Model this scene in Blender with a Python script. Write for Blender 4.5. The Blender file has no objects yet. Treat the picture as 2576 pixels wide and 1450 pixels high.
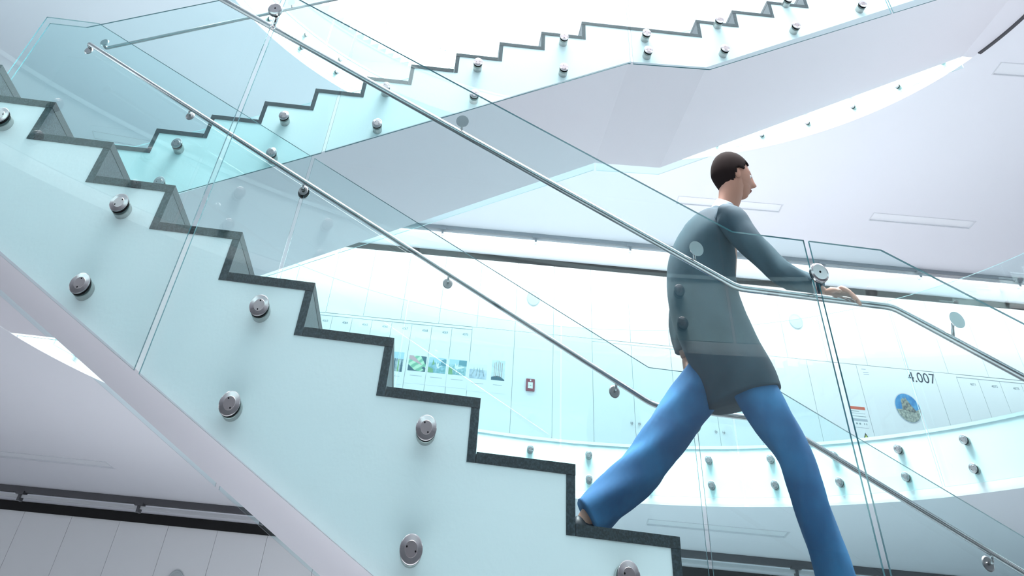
import bpy, bmesh, math, random
from mathutils import Vector, Matrix
C = bpy.context.scene.collection
SC = bpy.context.scene
PI = math.pi
random.seed(4)

# ------------------------------------------------------------------ camera, sky, light, exposure
yaw, pitch, roll = -.0054, .8973, .1259
cb, sb, ca, sa = math.cos(pitch), math.sin(pitch), math.cos(yaw), math.sin(yaw)
fwd = Vector((sa*cb, ca*cb, sb)); right = Vector((ca, -sa, 0)); up = right.cross(fwd)
r2 = right*math.cos(roll) + up*math.sin(roll); u2 = -right*math.sin(roll) + up*math.cos(roll)
cd = bpy.data.cameras.new('camera'); cam = bpy.data.objects.new('camera', cd); C.objects.link(cam)
m = Matrix((r2, u2, -fwd)).transposed().to_4x4(); m.translation = Vector((1.8518, -3.1114, -1.6960))
cam.matrix_world = m
cd.sensor_width = 36; cd.lens = 1826.42/2576*36
cd.shift_x = (1288-1249.75)/2576; cd.shift_y = -(725+376.0)/2576
cd.clip_start = .05; cd.clip_end = 200
SC.camera = cam

w = bpy.data.worlds.new('sky'); SC.world = w; w.use_nodes = True
nt = w.node_tree; bg = nt.nodes['Background']
bg.inputs[0].default_value = (.89, .95, 1.0, 1); bg.inputs[1].default_value = .92

sun = bpy.data.lights.new('skylight', 'AREA'); sun.shape = 'DISK'; sun.size = 7.5; sun.energy = 4000; sun.color = (1, 1, .99)
so = bpy.data.objects.new('skylight', sun); C.objects.link(so); so.location = (2.95, 2.0, 9.4)
# wall-washer strip carried by the upper ceiling track, aimed at the back wall
ww = bpy.data.lights.new('wall_washer', 'AREA'); ww.shape = 'RECTANGLE'; ww.size = 15; ww.size_y = .08; ww.energy = 75; ww.color = (1, 1, .99)
wo = bpy.data.objects.new('wall_washer', ww); C.objects.link(wo); wo.location = (5.2, 8.70, 3.50)
wo.rotation_euler = (math.radians(72), 0, math.radians(-4.05))

SC.view_settings.view_transform = 'Standard'; SC.view_settings.look = 'None'
SC.view_settings.gamma = 1; SC.view_settings.use_curve_mapping = False
SC.view_settings.exposure = .66
SC.cycles.transparent_max_bounces = 40
SC.cycles.max_bounces = 10; SC.cycles.diffuse_bounces = 5; SC.cycles.glossy_bounces = 4
SC.cycles.use_denoising = True

# ------------------------------------------------------------------ materials
def mat(name, col, rough=.5, metal=0., spec=.5, noise=None, bump=None):
    mt = bpy.data.materials.new(name); mt.use_nodes = True
    n = mt.node_tree.nodes; l = mt.node_tree.links; b = n['Principled BSDF']
    b.inputs['Base Color'].default_value = (*col, 1); b.inputs['Roughness'].default_value = rough
    b.inputs['Metallic'].default_value = metal; b.inputs['Specular IOR Level'].default_value = spec
    if noise or bump:
        tc = n.new('ShaderNodeTexCoord')
    if noise:
        sc_, col2, lo, hi = noise
        t = n.new('ShaderNodeTexNoise'); t.inputs['Scale'].default_value = sc_; t.inputs['Detail'].default_value = 6
        l.new(tc.outputs['Object'], t.inputs['Vector'])
        r = n.new('ShaderNodeValToRGB'); r.color_ramp.elements[0].position = lo; r.color_ramp.elements[1].position = hi
        r.color_ramp.elements[0].color = (*col, 1); r.color_ramp.elements[1].color = (*col2, 1)
        l.new(t.outputs['Fac'], r.inputs['Fac']); l.new(r.outputs['Color'], b.inputs['Base Color'])
    if bump:
        sc_, st = bump
        t = n.new('ShaderNodeTexNoise'); t.inputs['Scale'].default_value = sc_; t.inputs['Detail'].default_value = 4
        l.new(tc.outputs['Object'], t.inputs['Vector'])
        bp = n.new('ShaderNodeBump'); bp.inputs['Strength'].default_value = st; bp.inputs['Distance'].default_value = .002
        l.new(t.outputs['Fac'], bp.inputs['Height']); l.new(bp.outputs['Normal'], b.inputs['Normal'])
    return mt

def glass_mat(name, tint):
    mt = bpy.data.materials.new(name); mt.use_nodes = True
    n = mt.node_tree.nodes; l = mt.node_tree.links; n.remove(n['Principled BSDF'])
    o = n['Material Output']; tr = n.new('ShaderNodeBsdfTransparent'); tr.inputs[0].default_value = (*tint, 1)
    gl = n.new('ShaderNodeBsdfGlossy'); gl.inputs['Roughness'].default_value = 0.0
    gl.inputs[0].default_value = (1, 1, 1, 1)
    fr = n.new('ShaderNodeFresnel'); fr.inputs['IOR'].default_value = 1.5
    # the far face of a pane is met from inside: use the outside value there too
    ge = n.new('ShaderNodeNewGeometry'); mm = n.new('ShaderNodeMath'); mm.operation = 'MULTIPLY'
    inv = n.new('ShaderNodeMath'); inv.operation = 'SUBTRACT'; inv.inputs[0].default_value = 1
    l.new(ge.outputs['Backfacing'], inv.inputs[1]); l.new(inv.outputs[0], mm.inputs[0]); l.new(fr.outputs[0], mm.inputs[1])
    m2 = n.new('ShaderNodeMath'); m2.operation = 'MULTIPLY'; m2.inputs[1].default_value = 1.15; l.new(mm.outputs[0], m2.inputs[0])
    mx = n.new('ShaderNodeMixShader'); l.new(m2.outputs[0], mx.inputs[0]); l.new(tr.outputs[0], mx.inputs[1]); l.new(gl.outputs[0], mx.inputs[2])
    l.new(mx.outputs[0], o.inputs[0]); return mt

M = {}
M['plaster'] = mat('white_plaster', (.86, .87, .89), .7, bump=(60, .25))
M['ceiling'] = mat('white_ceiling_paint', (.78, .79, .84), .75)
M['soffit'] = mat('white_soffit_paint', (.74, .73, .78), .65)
M['panel'] = mat('white_wall_panel', (.87, .88, .90), .4)
M['floor'] = mat('pale_grey_floor', (.46, .465, .49), .35, noise=(3, (.51, .515, .54), .35, .65))
M['stone'] = mat('dark_granite', (.008, .013, .017), .5, noise=(170, (.042, .058, .07), .42, .74), bump=(220, .4))
M['stone2'] = mat('dark_granite_riser', (.010, .017, .022), .42, noise=(150, (.055, .075, .092), .40, .74), bump=(220, .4))
M['steel'] = mat('brushed_steel', (.47, .455, .465), .2, 1.0, noise=(9, (.52, .51, .52), .4, .6))
M['steel_face'] = mat('turned_steel_face', (.42, .39, .40), .32, 1.0)
M['barrel'] = mat('steel_barrel', (.42, .43, .42), .38, 1.0)
M['rubber'] = mat('black_rubber_gasket', (.008, .008, .009), .95, 0, .05)
M['black'] = mat('black_shadow_gap', (.006, .006, .007), .8)
M['track'] = mat('dark_anodised_track', (.10, .10, .11), .4, .6)
M['track_mid'] = mat('grey_anodised_track', (.30, .33, .36), .4, .4)
M['track_pale'] = mat('pale_anodised_track', (.55, .56, .58), .35, .5)
M['joint'] = mat('grey_panel_joint', (.52, .56, .60), .8)
M['acrylic'] = mat('satin_acrylic_diffuser', (.80, .82, .86), .35)
M['frame'] = mat('light_grey_frame', (.66, .68, .72), .5)
M['glass'] = glass_mat('clear_low_iron_glass', (.918, .986, .987))
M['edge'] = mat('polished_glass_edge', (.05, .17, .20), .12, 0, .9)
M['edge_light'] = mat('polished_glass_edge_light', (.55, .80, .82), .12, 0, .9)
M['ink'] = mat('dark_navy_lettering', (.012, .03, .055), .6)
M['ink_grey'] = mat('grey_lettering', (.20, .27, .30), .6)
M['paper'] = mat('white_paper', (.88, .89, .90), .6)
M['red'] = mat('red_call_point', (.27, .04, .065), .4)
M['orange'] = mat('orange_red_heading', (.66, .11, .05), .6)
M['yellow'] = mat('yellow_green_warning', (.62, .72, .10), .6)
M['grey_print'] = mat('pale_grey_print', (.45, .50, .56), .6)

# ------------------------------------------------------------------ helpers
def mesh_obj(name, bm, mats, parent=None, smooth=False):
    me = bpy.data.meshes.new(name)
    bmesh.ops.recalc_face_normals(bm, faces=bm.faces)
    bm.to_mesh(me); bm.free()
    if not isinstance(mats, (list, tuple)): mats = [mats]
    for x in mats: me.materials.append(x)
    if smooth:
        for p in me.polygons: p.use_smooth = True
    o = bpy.data.objects.new(name, me); C.objects.link(o)
    if parent: o.parent = parent
    return o

def empty(name, loc=(0, 0, 0), rz=0.):
    o = bpy.data.objects.new(name, None); C.objects.link(o); o.location = loc; o.rotation_euler = (0, 0, rz)
    o.empty_display_size = .1
    return o

def tag(o, label=None, cat=None, group=None, kind=None):
    if label: o['label'] = label
    if cat: o['category'] = cat
    if group: o['group'] = group
    if kind: o['kind'] = kind
    return o

def dup(o, parent=None):
    c = o.copy(); C.objects.link(c)
    if parent: c.parent = parent
    for ch in list(o.children):
        dup(ch, c)
    return c

def box(bm, x0, x1, y0, y1, z0, z1, mi=0):
    v = [bm.verts.new(p) for p in ((x0,y0,z0),(x1,y0,z0),(x1,y1,z0),(x0,y1,z0),(x0,y0,z1),(x1,y0,z1),(x1,y1,z1),(x0,y1,z1))]
    for f in ((0,1,2,3),(4,7,6,5),(0,4,5,1),(1,5,6,2),(2,6,7,3),(3,7,4,0)):
        fc = bm.faces.new([v[i] for i in f]); fc.material_index = mi

def bevelled_box(x0, x1, y0, y1, z0, z1, b=.003):
    bm = bmesh.new(); box(bm, x0, x1, y0, y1, z0, z1)
    bmesh.ops.bevel(bm, geom=bm.edges[:], offset=b, segments=1, affect='EDGES')
    return bm

def prism(pts, y0, y1, f=None, side_mi=0, bevel=0):
    """closed outline pts in x-z, extruded from y0 to y1; f maps (x, y, z) -> point"""
    bm = bmesh.new(); f = f or (lambda x, y, z: (x, y, z))
    a = [bm.verts.new(f(x, y0, z)) for x, z in pts]; b = [bm.verts.new(f(x, y1, z)) for x, z in pts]
    bm.faces.new(a); bm.faces.new(b[::-1]); n = len(pts)
    for i in range(n):
        fc = bm.faces.new((a[i], a[(i+1) % n], b[(i+1) % n], b[i])); fc.material_index = side_mi
    if bevel: bmesh.ops.bevel(bm, geom=bm.edges[:], offset=bevel, segments=1, affect='EDGES')
    return bm

def lathe(prof, n=40, axis='y'):
    """prof list of (radius, height along -Y)"""
    bm = bmesh.new(); rings = []
    for r, h in prof:
        if r < 1e-6: rings.append([bm.verts.new((0, -h, 0))]); continue
        rings.append([bm.verts.new((r*math.cos(2*PI*i/n), -h, r*math.sin(2*PI*i/n))) for i in range(n)])
    for a, b in zip(rings, rings[1:]):
        if len(a) == 1 and len(b) == 1: continue
        for i in range(n):
            j = (i+1) % n
            if len(a) == 1: bm.faces.new((a[0], b[j], b[i]))
            elif len(b) == 1: bm.faces.new((a[i], a[j], b[0]))
            else: bm.faces.new((a[i], a[j], b[j], b[i]))
    return bm

def tube(pts, r, n=14, closed=False, bm=None, rads=None):
    bm = bm or bmesh.new(); pts = [Vector(p) for p in pts]; rings = []
    for i, p in enumerate(pts):
        a = pts[max(i-1, 0)]; b = pts[min(i+1, len(pts)-1)]
        t = (b-a).normalized()
        if 0 < i < len(pts)-1:
            k = 1/max(.5, math.cos((pts[i]-a).angle(b-pts[i])/2))
        else: k = 1
        s = t.cross(Vector((0, 0, 1)))
        if s.length < 1e-3: s = t.cross(Vector((0, 1, 0)))
        s.normalize(); q = s.cross(t).normalized(); rr = rads[i] if rads else r
        rings.append([bm.verts.new(p + s*rr*math.cos(2*PI*j/n) + q*rr*k*math.sin(2*PI*j/n)) for j in range(n)])
    for a, b in zip(rings, rings[1:]):
        for i in range(n): bm.faces.new((a[i], a[(i+1) % n], b[(i+1) % n], b[i]))
    bm.faces.new(rings[0][::-1]); bm.faces.new(rings[-1])
    return bm

def smooth_corner(pts, rad=.04, seg=5):
    """rounds the inner corners of a polyline"""
    P = [Vector(p) for p in pts]; out = [P[0]]
    for a, b, c in zip(P, P[1:], P[2:]):
        d1 = (a-b).normalized(); d2 = (c-b).normalized()
        k = min(rad, (a-b).length*.45, (c-b).length*.45)
        s, e = b+d1*k, b+d2*k
        for i in range(seg+1):
            t = i/seg; out.append((1-t)**2*s + 2*t*(1-t)*b + t*t*e)
    out.append(P[-1]); return out

def boolean_cut(o, cutters):
    for bmc in cutters:
        c = mesh_obj('cutter', bmc, M['plaster'])
        md = o.modifiers.new('cut', 'BOOLEAN'); md.operation = 'DIFFERENCE'; md.solver = 'EXACT'; md.object = c
        dg = bpy.context.evaluated_depsgraph_get(); dg.update()
        me = bpy.data.meshes.new_from_object(o.evaluated_get(dg))
        o.modifiers.clear(); o.data = me
        bpy.data.objects.remove(c, do_unlink=True)

# ------------------------------------------------------------------ levels
F3, C3 = -3.135, .04          # level 3 floor and its ceiling
F4, C4 = .455, 3.64           # level 4 floor and its ceiling
F5, C5 = 4.055, 7.25
VOID4 = (2.82, 2.08, 4.40); VOID5 = (3.08, 1.97, 4.50)
A4, D4 = Vector((.4, 10.0)), Vector((10.6, -.75)).normalized()     # back wall line, level 4 (and 5)
A3, D3 = Vector((-4., 10.65)), Vector((9.3, -1.35)).normalized()   # back wall line, level 3
def on_wall(A, D):
    nrm = Vector((D.y, -D.x))                                      # into the room
    def f(x, d, z):                                                # x = world x of the spot on the wall
        p = A + D*((x-A.x)/D.x) + nrm*d
        return (p.x, p.y, z)
    return f
W3, W4 = on_wall(A3, D3), on_wall(A4, D4)

# ------------------------------------------------------------------ the setting
bm = bmesh.new(); box(bm, -14, 20, -9, 11.5, F3-.3, F3)
tag(mesh_obj('floor', bm, M['floor']), kind='structure')

def slab(name, cx, cy, r, z0, z1, wallf, mats):
    """floor plate with the round void cut from it; outer edge follows the back wall"""
    a0 = 0.; a1 = 2*PI
    n = 144; arc = [(cx+r*math.cos(a0+(a1-a0)*i/n), cy+r*math.sin(a0+(a1-a0)*i/n)) for i in range(n)]
    xr, xl = 17., -11.
    def outer(x):
        x = max(xl, min(xr, x)); return wallf(x, 0, 0)
    bm = bmesh.new(); ring = []
    for i, (x, y) in enumerate(arc):
        t = a0+(a1-a0)*i/n; dx, dy = math.cos(t), math.sin(t)
        # ray from the centre out to the plate's border
        best = None
        if dx > 1e-6: best = (xr-cx)/dx
        elif dx < -1e-6: best = (xl-cx)/dx
        lo, hi = 0, (best or 40)
        hi = min(hi, 60)
        def inside(k):
            px, py = cx+dx*k, cy+dy*k
            return xl-1e-6 <= px <= xr+1e-6 and py <= wallf(px, 0, 0)[1] and py >= -7.5
        k0, k1 = 0, hi
        if not inside(hi):
            for _ in range(40):
                kk = (k0+k1)/2
                if inside(kk): k0 = kk
                else: k1 = kk
        else: k0 = hi
        ring.append((cx+dx*k0, cy+dy*k0))
    T = [bm.verts.new((x, y, z1)) for x, y in arc]; B = [bm.verts.new((x, y, z0)) for x, y in arc]
    To = [bm.verts.new((x, y, z1-.045)) for x, y in ring]; Bo = [bm.verts.new((x, y, z0)) for x, y in ring]
    for i in range(n):
        j = (i+1) % n
        bm.faces.new((T[i], T[j], To[j], To[i])).material_index = 2
        bm.faces.new((B[i], Bo[i], Bo[j], B[j])).material_index = 1
        bm.faces.new((T[i], B[i], B[j], T[j])).material_index = 0
        bm.faces.new((To[i], To[j], Bo[j], Bo[i])).material_index = 0
    o = mesh_obj(name, bm, mats); tag(o, kind='structure')
    return o

def slot_bm(p0, p1, wdt, z, depth):
    """box cutter along p0-p1 (plan), wdt wide toward the wall, cut upward from z"""
    p0, p1 = Vector(p0), Vector(p1); d = (p1-p0).normalized(); q = Vector((-d.y, d.x))
    bm = bmesh.new(); pts = [p0, p1, p1+q*wdt, p0+q*wdt]
    lo = [bm.verts.new((p.x, p.y, z-.2)) for p in pts]; hi = [bm.verts.new((p.x, p.y, z+depth)) for p in pts]
    bm.faces.new(lo[::-1]); bm.faces.new(hi)
    for i in range(4): bm.faces.new((lo[i], lo[(i+1) % 4], hi[(i+1) % 4], hi[i]))
    return bm

LIGHTS4 = [((5.04, 7.10), (6.53, 6.98), 'recessed ceiling light behind the walking person\'s head'),
           ((7.80, 6.89), (9.22, 6.78), 'recessed ceiling light above the long track rail, right of the walking person'),
           ((7.72, 3.28), (9.17, 3.17), 'recessed ceiling light cut by the right edge of the picture'),
           ((-3.60, 7.31), (-2.72, 7.40), 'small ceiling light seen low through the upper flight glass at the left')]
LIGHTS3 = [((-3.05, 7.60), (-1.61, 7.44), 'recessed ceiling light at lower left, beyond the near flight'),
           ((4.25, 6.93), (5.68, 6.72), 'recessed ceiling light under the curved gallery, behind the rear leg')]
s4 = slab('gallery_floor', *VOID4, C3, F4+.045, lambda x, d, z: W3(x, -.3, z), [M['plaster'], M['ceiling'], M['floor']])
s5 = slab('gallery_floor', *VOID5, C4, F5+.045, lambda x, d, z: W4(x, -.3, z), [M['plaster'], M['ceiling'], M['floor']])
boolean_cut(s4, [slot_bm(a, b, .30, C3, .07) for a, b, _ in LIGHTS3])
boolean_cut(s5, [slot_bm(a, b, .24, C4, .06) for a, b, _ in LIGHTS4])
for z, lst, wd, dep, g in ((C3, LIGHTS3, .30, .07, 'recessed lights in the lower ceiling'), (C4, LIGHTS4, .24, .06, 'recessed lights in the upper ceiling')):
    for a, b, lab in lst:
        a, b = Vector(a), Vector(b); d = (b-a).normalized(); ang = math.atan2(d.y, d.x); L = (b-a).length
        t = tag(empty('ceiling_light', (a.x, a.y, z), ang), lab, 'ceiling light', g)
        bm = bmesh.new(); box(bm, .012, L-.012, .012, wd-.012, .010, .024)
        mesh_obj('diffuser', bm, M['acrylic'], t)
        bm = bmesh.new()
        for x0, x1, y0, y1 in ((0, L, 0, .012), (0, L, wd-.012, wd), (0, .012, .012, wd-.012), (L-.012, L, .012, wd-.012)):
            box(bm, x0, x1, y0, y1, -.004, dep-.003)
        mesh_obj('frame', bm, M['frame'], t)

# thin moulded rim along the top of each curved slab edge
for (cx, cy, r), zt in ((VOID4, F4+.045), (VOID5, F5+.045)):
    bm = bmesh.new(); n = 140; a0 = -2.6 if zt < 1 else -2.6; a1 = math.radians(161); prof = ((r-.012, zt-.02), (r+.03, zt-.02), (r+.03, zt+.004), (r-.012, zt+.004)); rings = []
    for i in range(n+1):
        a = a0+(a1-a0)*i/n; rings.append([bm.verts.new((cx+q*math.cos(a), cy+q*math.sin(a), z)) for q, z in prof])
    for p, q in zip(rings, rings[1:]):
        for i in range(4): bm.faces.new((p[i], p[(i+1) % 4], q[(i+1) % 4], q[i]))
    bm.faces.new(rings[0]); bm.faces.new(rings[-1][::-1])
    tag(mesh_obj('trim_1' if zt < 1 else 'trim_2', bm, M['frame']), kind='structure')

# dark strip painting the joint shadow where the upper flight meets the level-five slab
bm = bmesh.new(); rings = []
for i in range(25):
    a = math.radians(-14+29.5*i/24); cx, cy, rr_ = VOID5[0], VOID5[1], 4.50
    rings.append([bm.verts.new((cx+q*math.cos(a), cy+q*math.sin(a), z)) for q, z in ((rr_-.012, C4-.012), (rr_+.02, C4-.012), (rr_+.02, C4+.03), (rr_-.012, C4+.03))])
for p, q in zip(rings, rings[1:]):
    for i in range(4): bm.faces.new((p[i], p[(i+1) % 4], q[(i+1) % 4], q[i]))
bm.faces.new(rings[0]); bm.faces.new(rings[-1][::-1])
tag(mesh_obj('shadow_joint', bm, M['track']), kind='structure')

# roof over level 5, open above the void
def roof():
    cx, cy, r = 3.0, 2.0, 4.6; n = 72; bm = bmesh.new(); z0, z1 = C5, C5+.35
    inn = [(cx+r*math.cos(2*PI*i/n), cy+r*math.sin(2*PI*i/n)) for i in range(n)]
    out = []
    for i in range(n):
        dx, dy = math.cos(2*PI*i/n), math.sin(2*PI*i/n); k = 60
        if dx > 1e-6: k = min(k, (17-cx)/dx)
        if dx < -1e-6: k = min(k, (-11-cx)/dx)
        if dy > 1e-6: k = min(k, (11.2-cy)/dy)
        if dy < -1e-6: k = min(k, (-7.5-cy)/dy)
        out.append((cx+dx*k, cy+dy*k))
    V = [[bm.verts.new((x, y, z)) for x, y in L] for L, z in ((inn, z0), (out, z0), (inn, z1), (out, z1))]
    for i in range(n):
        j = (i+1) % n
        bm.faces.new((V[0][i], V[0][j], V[1][j], V[1][i])); bm.faces.new((V[2][i], V[3][i], V[3][j], V[2][j]))
        bm.faces.new((V[0][i], V[2][i], V[2][j], V[0][j])); bm.faces.new((V[1][i], V[1][j], V[3][j], V[3][i]))
    return tag(mesh_obj('ceiling', bm, M['ceiling']), kind='structure')
roof()

# back walls: dark backing with white panels proud of it
def wall_box(W, x0, x1, d0, d1, z0, z1, bm=None, b=0):
    bm = bm or bmesh.new()
    v = [bm.verts.new(W(x, d, z)) for z in (z0, z1) for x, d in ((x0, d0), (x1, d0), (x1, d1), (x0, d1))]
    for f in ((0,1,2,3),(4,7,6,5),(0,4,5,1),(1,5,6,2),(2,6,7,3),(3,7,4,0)): bm.faces.new([v[i] for i in f])
    return bm
G = .0025
def panels(W, xs, z0, z1, parent, thick=.02):
    for a, b in zip(xs, xs[1:]):
        mesh_obj('panel', wall_box(W, a+G, b-G, -.005, thick, z0+G, z1-G), M['panel'], parent)

w3 = tag(mesh_obj('wall_back', wall_box(W3, -10.9, 16.5, -.25, 0, F3, C3-.03), M['joint']), kind='structure')
xs3 = [-3.425+.672*k for k in range(-5, 16)]
panels(W3, [xs3[0]-4.2]+xs3+[xs3[-1]+4], F3, C3-.06, w3)
w4 = tag(mesh_obj('wall_back', wall_box(W4, -10.9, 16.5, -.25, 0, F4, C4-.05), M['joint']), kind='structure')
w5 = tag(mesh_obj('wall_back', wall_box(W4, -10.9, 16.5, -.25, 0, F5, C5), M['panel']), kind='structure')
xs4 = [4.21+.6*k for k in range(-14, 20)]
panels(W4, xs4, 2.555, C4-.055, w4)
panels(W4, [x for x in xs4 if x < -.2-.0]+[-.19], F4, 2.555, w4)
panels(W4, [2.345, 3.01, 3.61, 4.21], F4, 2.555, w4)
panels(W4, [6.61, 7.48], F4, 2.555, w4)
panels(W4, [9.38, 9.71], F4, 2.555, w4)
panels(W4, [10.97, 11.6, 12.2, 12.8, 13.4, 14.1, 14.7], F4, 2.555, w4)
bm = bmesh.new(); box(bm, -11, 17, -7.8, -7.5, F3, C5)
tag(mesh_obj('wall_front', bm, mat('grey_front_wall', (.58, .59, .61), .6)), kind='structure')  # unseen wall, added and greyed to dim the light from the front
# black gaps between ceiling and back wall
for n_, W, z0, z1 in (('trim_3', W3, C3-.095, C3-.002), ('trim_4', W4, C4-.085, C4-.002)):
    tag(mesh_obj(n_, wall_box(W, -10.8, 16.4, -.1, .045, z0, z1), M['black']), kind='structure')

# ------------------------------------------------------------------ ceiling tracks with hangers
def track(W, x0, x1, d, z, xs, label, dark, hh=.05):
    t = tag(empty('ceiling_track', W((x0+x1)/2, d, z)), label, 'track rail')
    o = Vector(t.location)
    def part(name, bm, mt):
        bmesh.ops.translate(bm, verts=bm.verts, vec=-o); return mesh_obj(name, bm, mt, t)
    part('channel', wall_box(W, x0, x1, d-.035, d+.035, z-hh, z-.001), M['track'] if dark else M['track_mid'])
    part('rail', wall_box(W, x0, x1, d-.022, d+.012, z-hh-.045, z-hh-.018), M['track_pale'])
    part('rail', wall_box(W, x0, x1, d-.075, d-.045, z-hh-.040, z-hh-.018), M['track_pale'])
    for x in xs:
        bm = wall_box(W, x-.05, x+.05, d-.06, d+.055, z-hh-.018, z-hh+.012)
        wall_box(W, x-.016, x+.016, d-.07, d+.03, z-hh-.075, z-hh-.018, bm)
        part('hanger', bm, M['track'] if dark else M['track_mid'])
track(W4, -3, 13.5, .93, C4, [.27+1.49*k for k in range(-2, 9)], 'dark track rail on the upper ceiling, running behind the walking person', 0)
track(W3, -9, 13.0, 1.05, C3, [-3.0+1.56*k for k in range(-3, 10)], 'dark track rail on the lower ceiling, seen at lower left', 1, .06)

# ------------------------------------------------------------------ lettering
def text_bm(s, size, align='CENTER'):
    cu = bpy.data.curves.new('t', 'FONT'); cu.body = s; cu.size = size; cu.align_x = align; cu.align_y = 'CENTER'; cu.extrude = 0
    cu.resolution_u = 4
    o = bpy.data.objects.new('t', cu); C.objects.link(o)
    dg = bpy.context.evaluated_depsgraph_get(); dg.update()
    me = bpy.data.meshes.new_from_object(o.evaluated_get(dg))
    bm = bmesh.new(); bm.from_mesh(me); bpy.data.objects.remove(o, do_unlink=True); bpy.data.curves.remove(cu); bpy.data.meshes.remove(me)
    return bm
def wall_text(W, D, s, size, x, d, z, mt, parent, name, bold=0):
    bm = text_bm(s, size)
    o0 = Vector(W(x, d, z)); dv = Vector((D.x, D.y, 0))
    for v in bm.verts: v.co = o0 + dv*v.co.x + Vector((0, 0, v.co.y))
    if bold:
        pass
    ng = Vector((D.y, -D.x, 0))
    r = bmesh.ops.extrude_face_region(bm, geom=bm.faces[:])
    bmesh.ops.translate(bm, verts=[g for g in r['geom'] if isinstance(g, bmesh.types.BMVert)], vec=ng*.002)
    o = mesh_obj(name, bm, mt)
    if parent:
        o.parent = parent; o.matrix_parent_inverse = parent.matrix_world.inverted()
    return o
def at_wall(name, W, D, x, d, z):
    e = empty(name, W(x, d, z), math.atan2(D.y, D.x)); bpy.context.view_layer.update(); return e
# within an object standing on the wall: local x along the wall, local -y toward the room
def lbox(x0, x1, d0, d1, z0, z1):
    bm = bmesh.new(); box(bm, x0, x1, -d1, -d0, z0, z1); return bm
def ltext(s, size, x, d, z, mt, parent, name):
    bm = text_bm(s, size)
    for v in bm.verts: v.co = Vector((x+v.co.x, -d, z+v.co.y))
    r = bmesh.ops.extrude_face_region(bm, geom=bm.faces[:])
    bmesh.ops.translate(bm, verts=[g for g in r['geom'] if isinstance(g, bmesh.types.BMVert)], vec=(0, -.0015, 0))
    return mesh_obj(name, bm, mt, parent)

# lockers: flush full-height doors with their numbers
k = 1/D4.x
def locker(x0, x1, num, side):
    t = tag(at_wall('locker', W4, D4, x0, 0, F4), LK[num], 'locker', 'left bank of lockers' if side else 'right bank of lockers')
    wd = (x1-x0)*k
    mesh_obj('door', lbox(.003, wd-.003, -.004, .02, .004, 2.055), M['panel'], t)
    mesh_obj('lintel_strip', lbox(0, wd, -.004, .014, 2.068, 2.098), M['panel'], t)
    ltext(num, .045, wd-.10, .0205, 1.985, M['ink_grey'], t, 'number')
LK = {'4063': 'white locker 4063, first one clear of the stone steps', '4064': 'white locker 4064, between lockers 4063 and 4065 above the stone step', '4065': 'white locker 4065, third from the left, its number faint',
 '4066': 'white locker 4066, just left of the joint in the curved glass', '4067': 'white locker 4067 behind the joint in the curved glass and the crowd poster', '4068': 'white locker 4068 carrying the green leaf poster',
 '4069': 'white locker 4069 carrying the poster of the sculpture by a road', '4070': 'white locker 4070, last of the left bank, carrying the sculptures and dark trees poster',
 '4071': 'white locker 4071, nearest the door marked 4.007', '4072': 'white locker 4072, second to the right of door 4.007', '4073': 'white locker 4073, third to the right of door 4.007', '4074': 'white locker 4074 at the right edge of the picture'}
for i in range(8): locker(-.18+.3155*i, -.18+.3155*(i+1), str(4063+i), True)
for i in range(4): locker(9.71+.315*i, 9.71+.315*(i+1), str(4071+i), False)

# two double cupboards with round knobs
def cupboard(x0, x1, lab):
    t = tag(at_wall('cupboard', W4, D4, x0, 0, F4), lab, 'cupboard', 'white double cupboards')
    wd = (x1-x0)*k; hw = wd/2
    for s, a, b in ((0, .003, hw-.0025), (1, hw+.0025, wd-.003)):
        d = mesh_obj('door', lbox(a, b, -.004, .02, .004, 2.06), M['panel'], t)
        kb = mesh_obj('knob', lathe([(0, .045), (.016, .045), (.02, .04), (.018, .032), (.009, .028), (.009, .02), (0, .02)], 16), M['steel'], d, True)
        kb.location = (hw+(-.055 if s == 0 else .055), 0, 1.075)
    mesh_obj('lintel_strip', lbox(0, wd, -.004, .014, 2.068, 2.098), M['panel'], t)
cupboard(4.21, 5.41, 'white double cupboard with two round knobs, left of the joint between the two low panes')
cupboard(5.41, 6.61, 'white double cupboard with two round knobs, right of the joint between the two low panes')

# double door with the room number
t = tag(at_wall('door_1', W4, D4, 7.48, 0, F4), kind='structure')
wd = 1.9*k; l1 = .75*k
mesh_obj('leaf', lbox(.003, l1-.003, -.004, .02, .004, 2.095), M['panel'], t)
lf = mesh_obj('leaf', lbox(l1+.003, wd-.003, -.004, .02, .004, 2.095), M['panel'], t)
no = ltext('4.007', .185, 0, .0205, 0, M['ink'], t, 'room_number'); no.location = (1.70, 0, 2.0)
for q_ in ((.03, 2.04), (.06, 2.0), (.06, 1.975)): mesh_obj('small_lettering', lbox(l1+.05+q_[0]*.5, l1+.10+q_[0], .020, .0212, q_[1], q_[1]+.010), M['grey_print'], t)

# round picture on the door
def fill_poly(pts, d, thick=.0015):
    bm = bmesh.new(); v = [bm.verts.new((x, -d, z)) for x, z in pts]; f = bm.faces.new(v)
    r = bmesh.ops.extrude_face_region(bm, geom=[f]); bmesh.ops.translate(bm, verts=[g for g in r['geom'] if isinstance(g, bmesh.types.BMVert)], vec=(0, -thick, 0))
    return bm
pic = tag(at_wall('round_picture', W4, D4, 8.83, .0205, 2.055), 'round picture of a rock tower under blue sky, below the number 4.007', 'picture')
R0 = .175
circ = [(R0*math.cos(a*PI/24), R0*math.sin(a*PI/24)) for a in range(48)]
mesh_obj('backing', fill_poly([(x*1.06, z*1.06) for x, z in circ], 0, .003), M['frame'], pic)
sky = mat('printed_sky', (.03, .24, .55), .4, noise=(14, (.12, .42, .70), .45, .7))
mesh_obj('sky_print', fill_poly(circ, .003), sky, pic)
gr = mat('printed_scree', (.20, .24, .22), .6, noise=(38, (.52, .55, .48), .35, .65))
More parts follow.
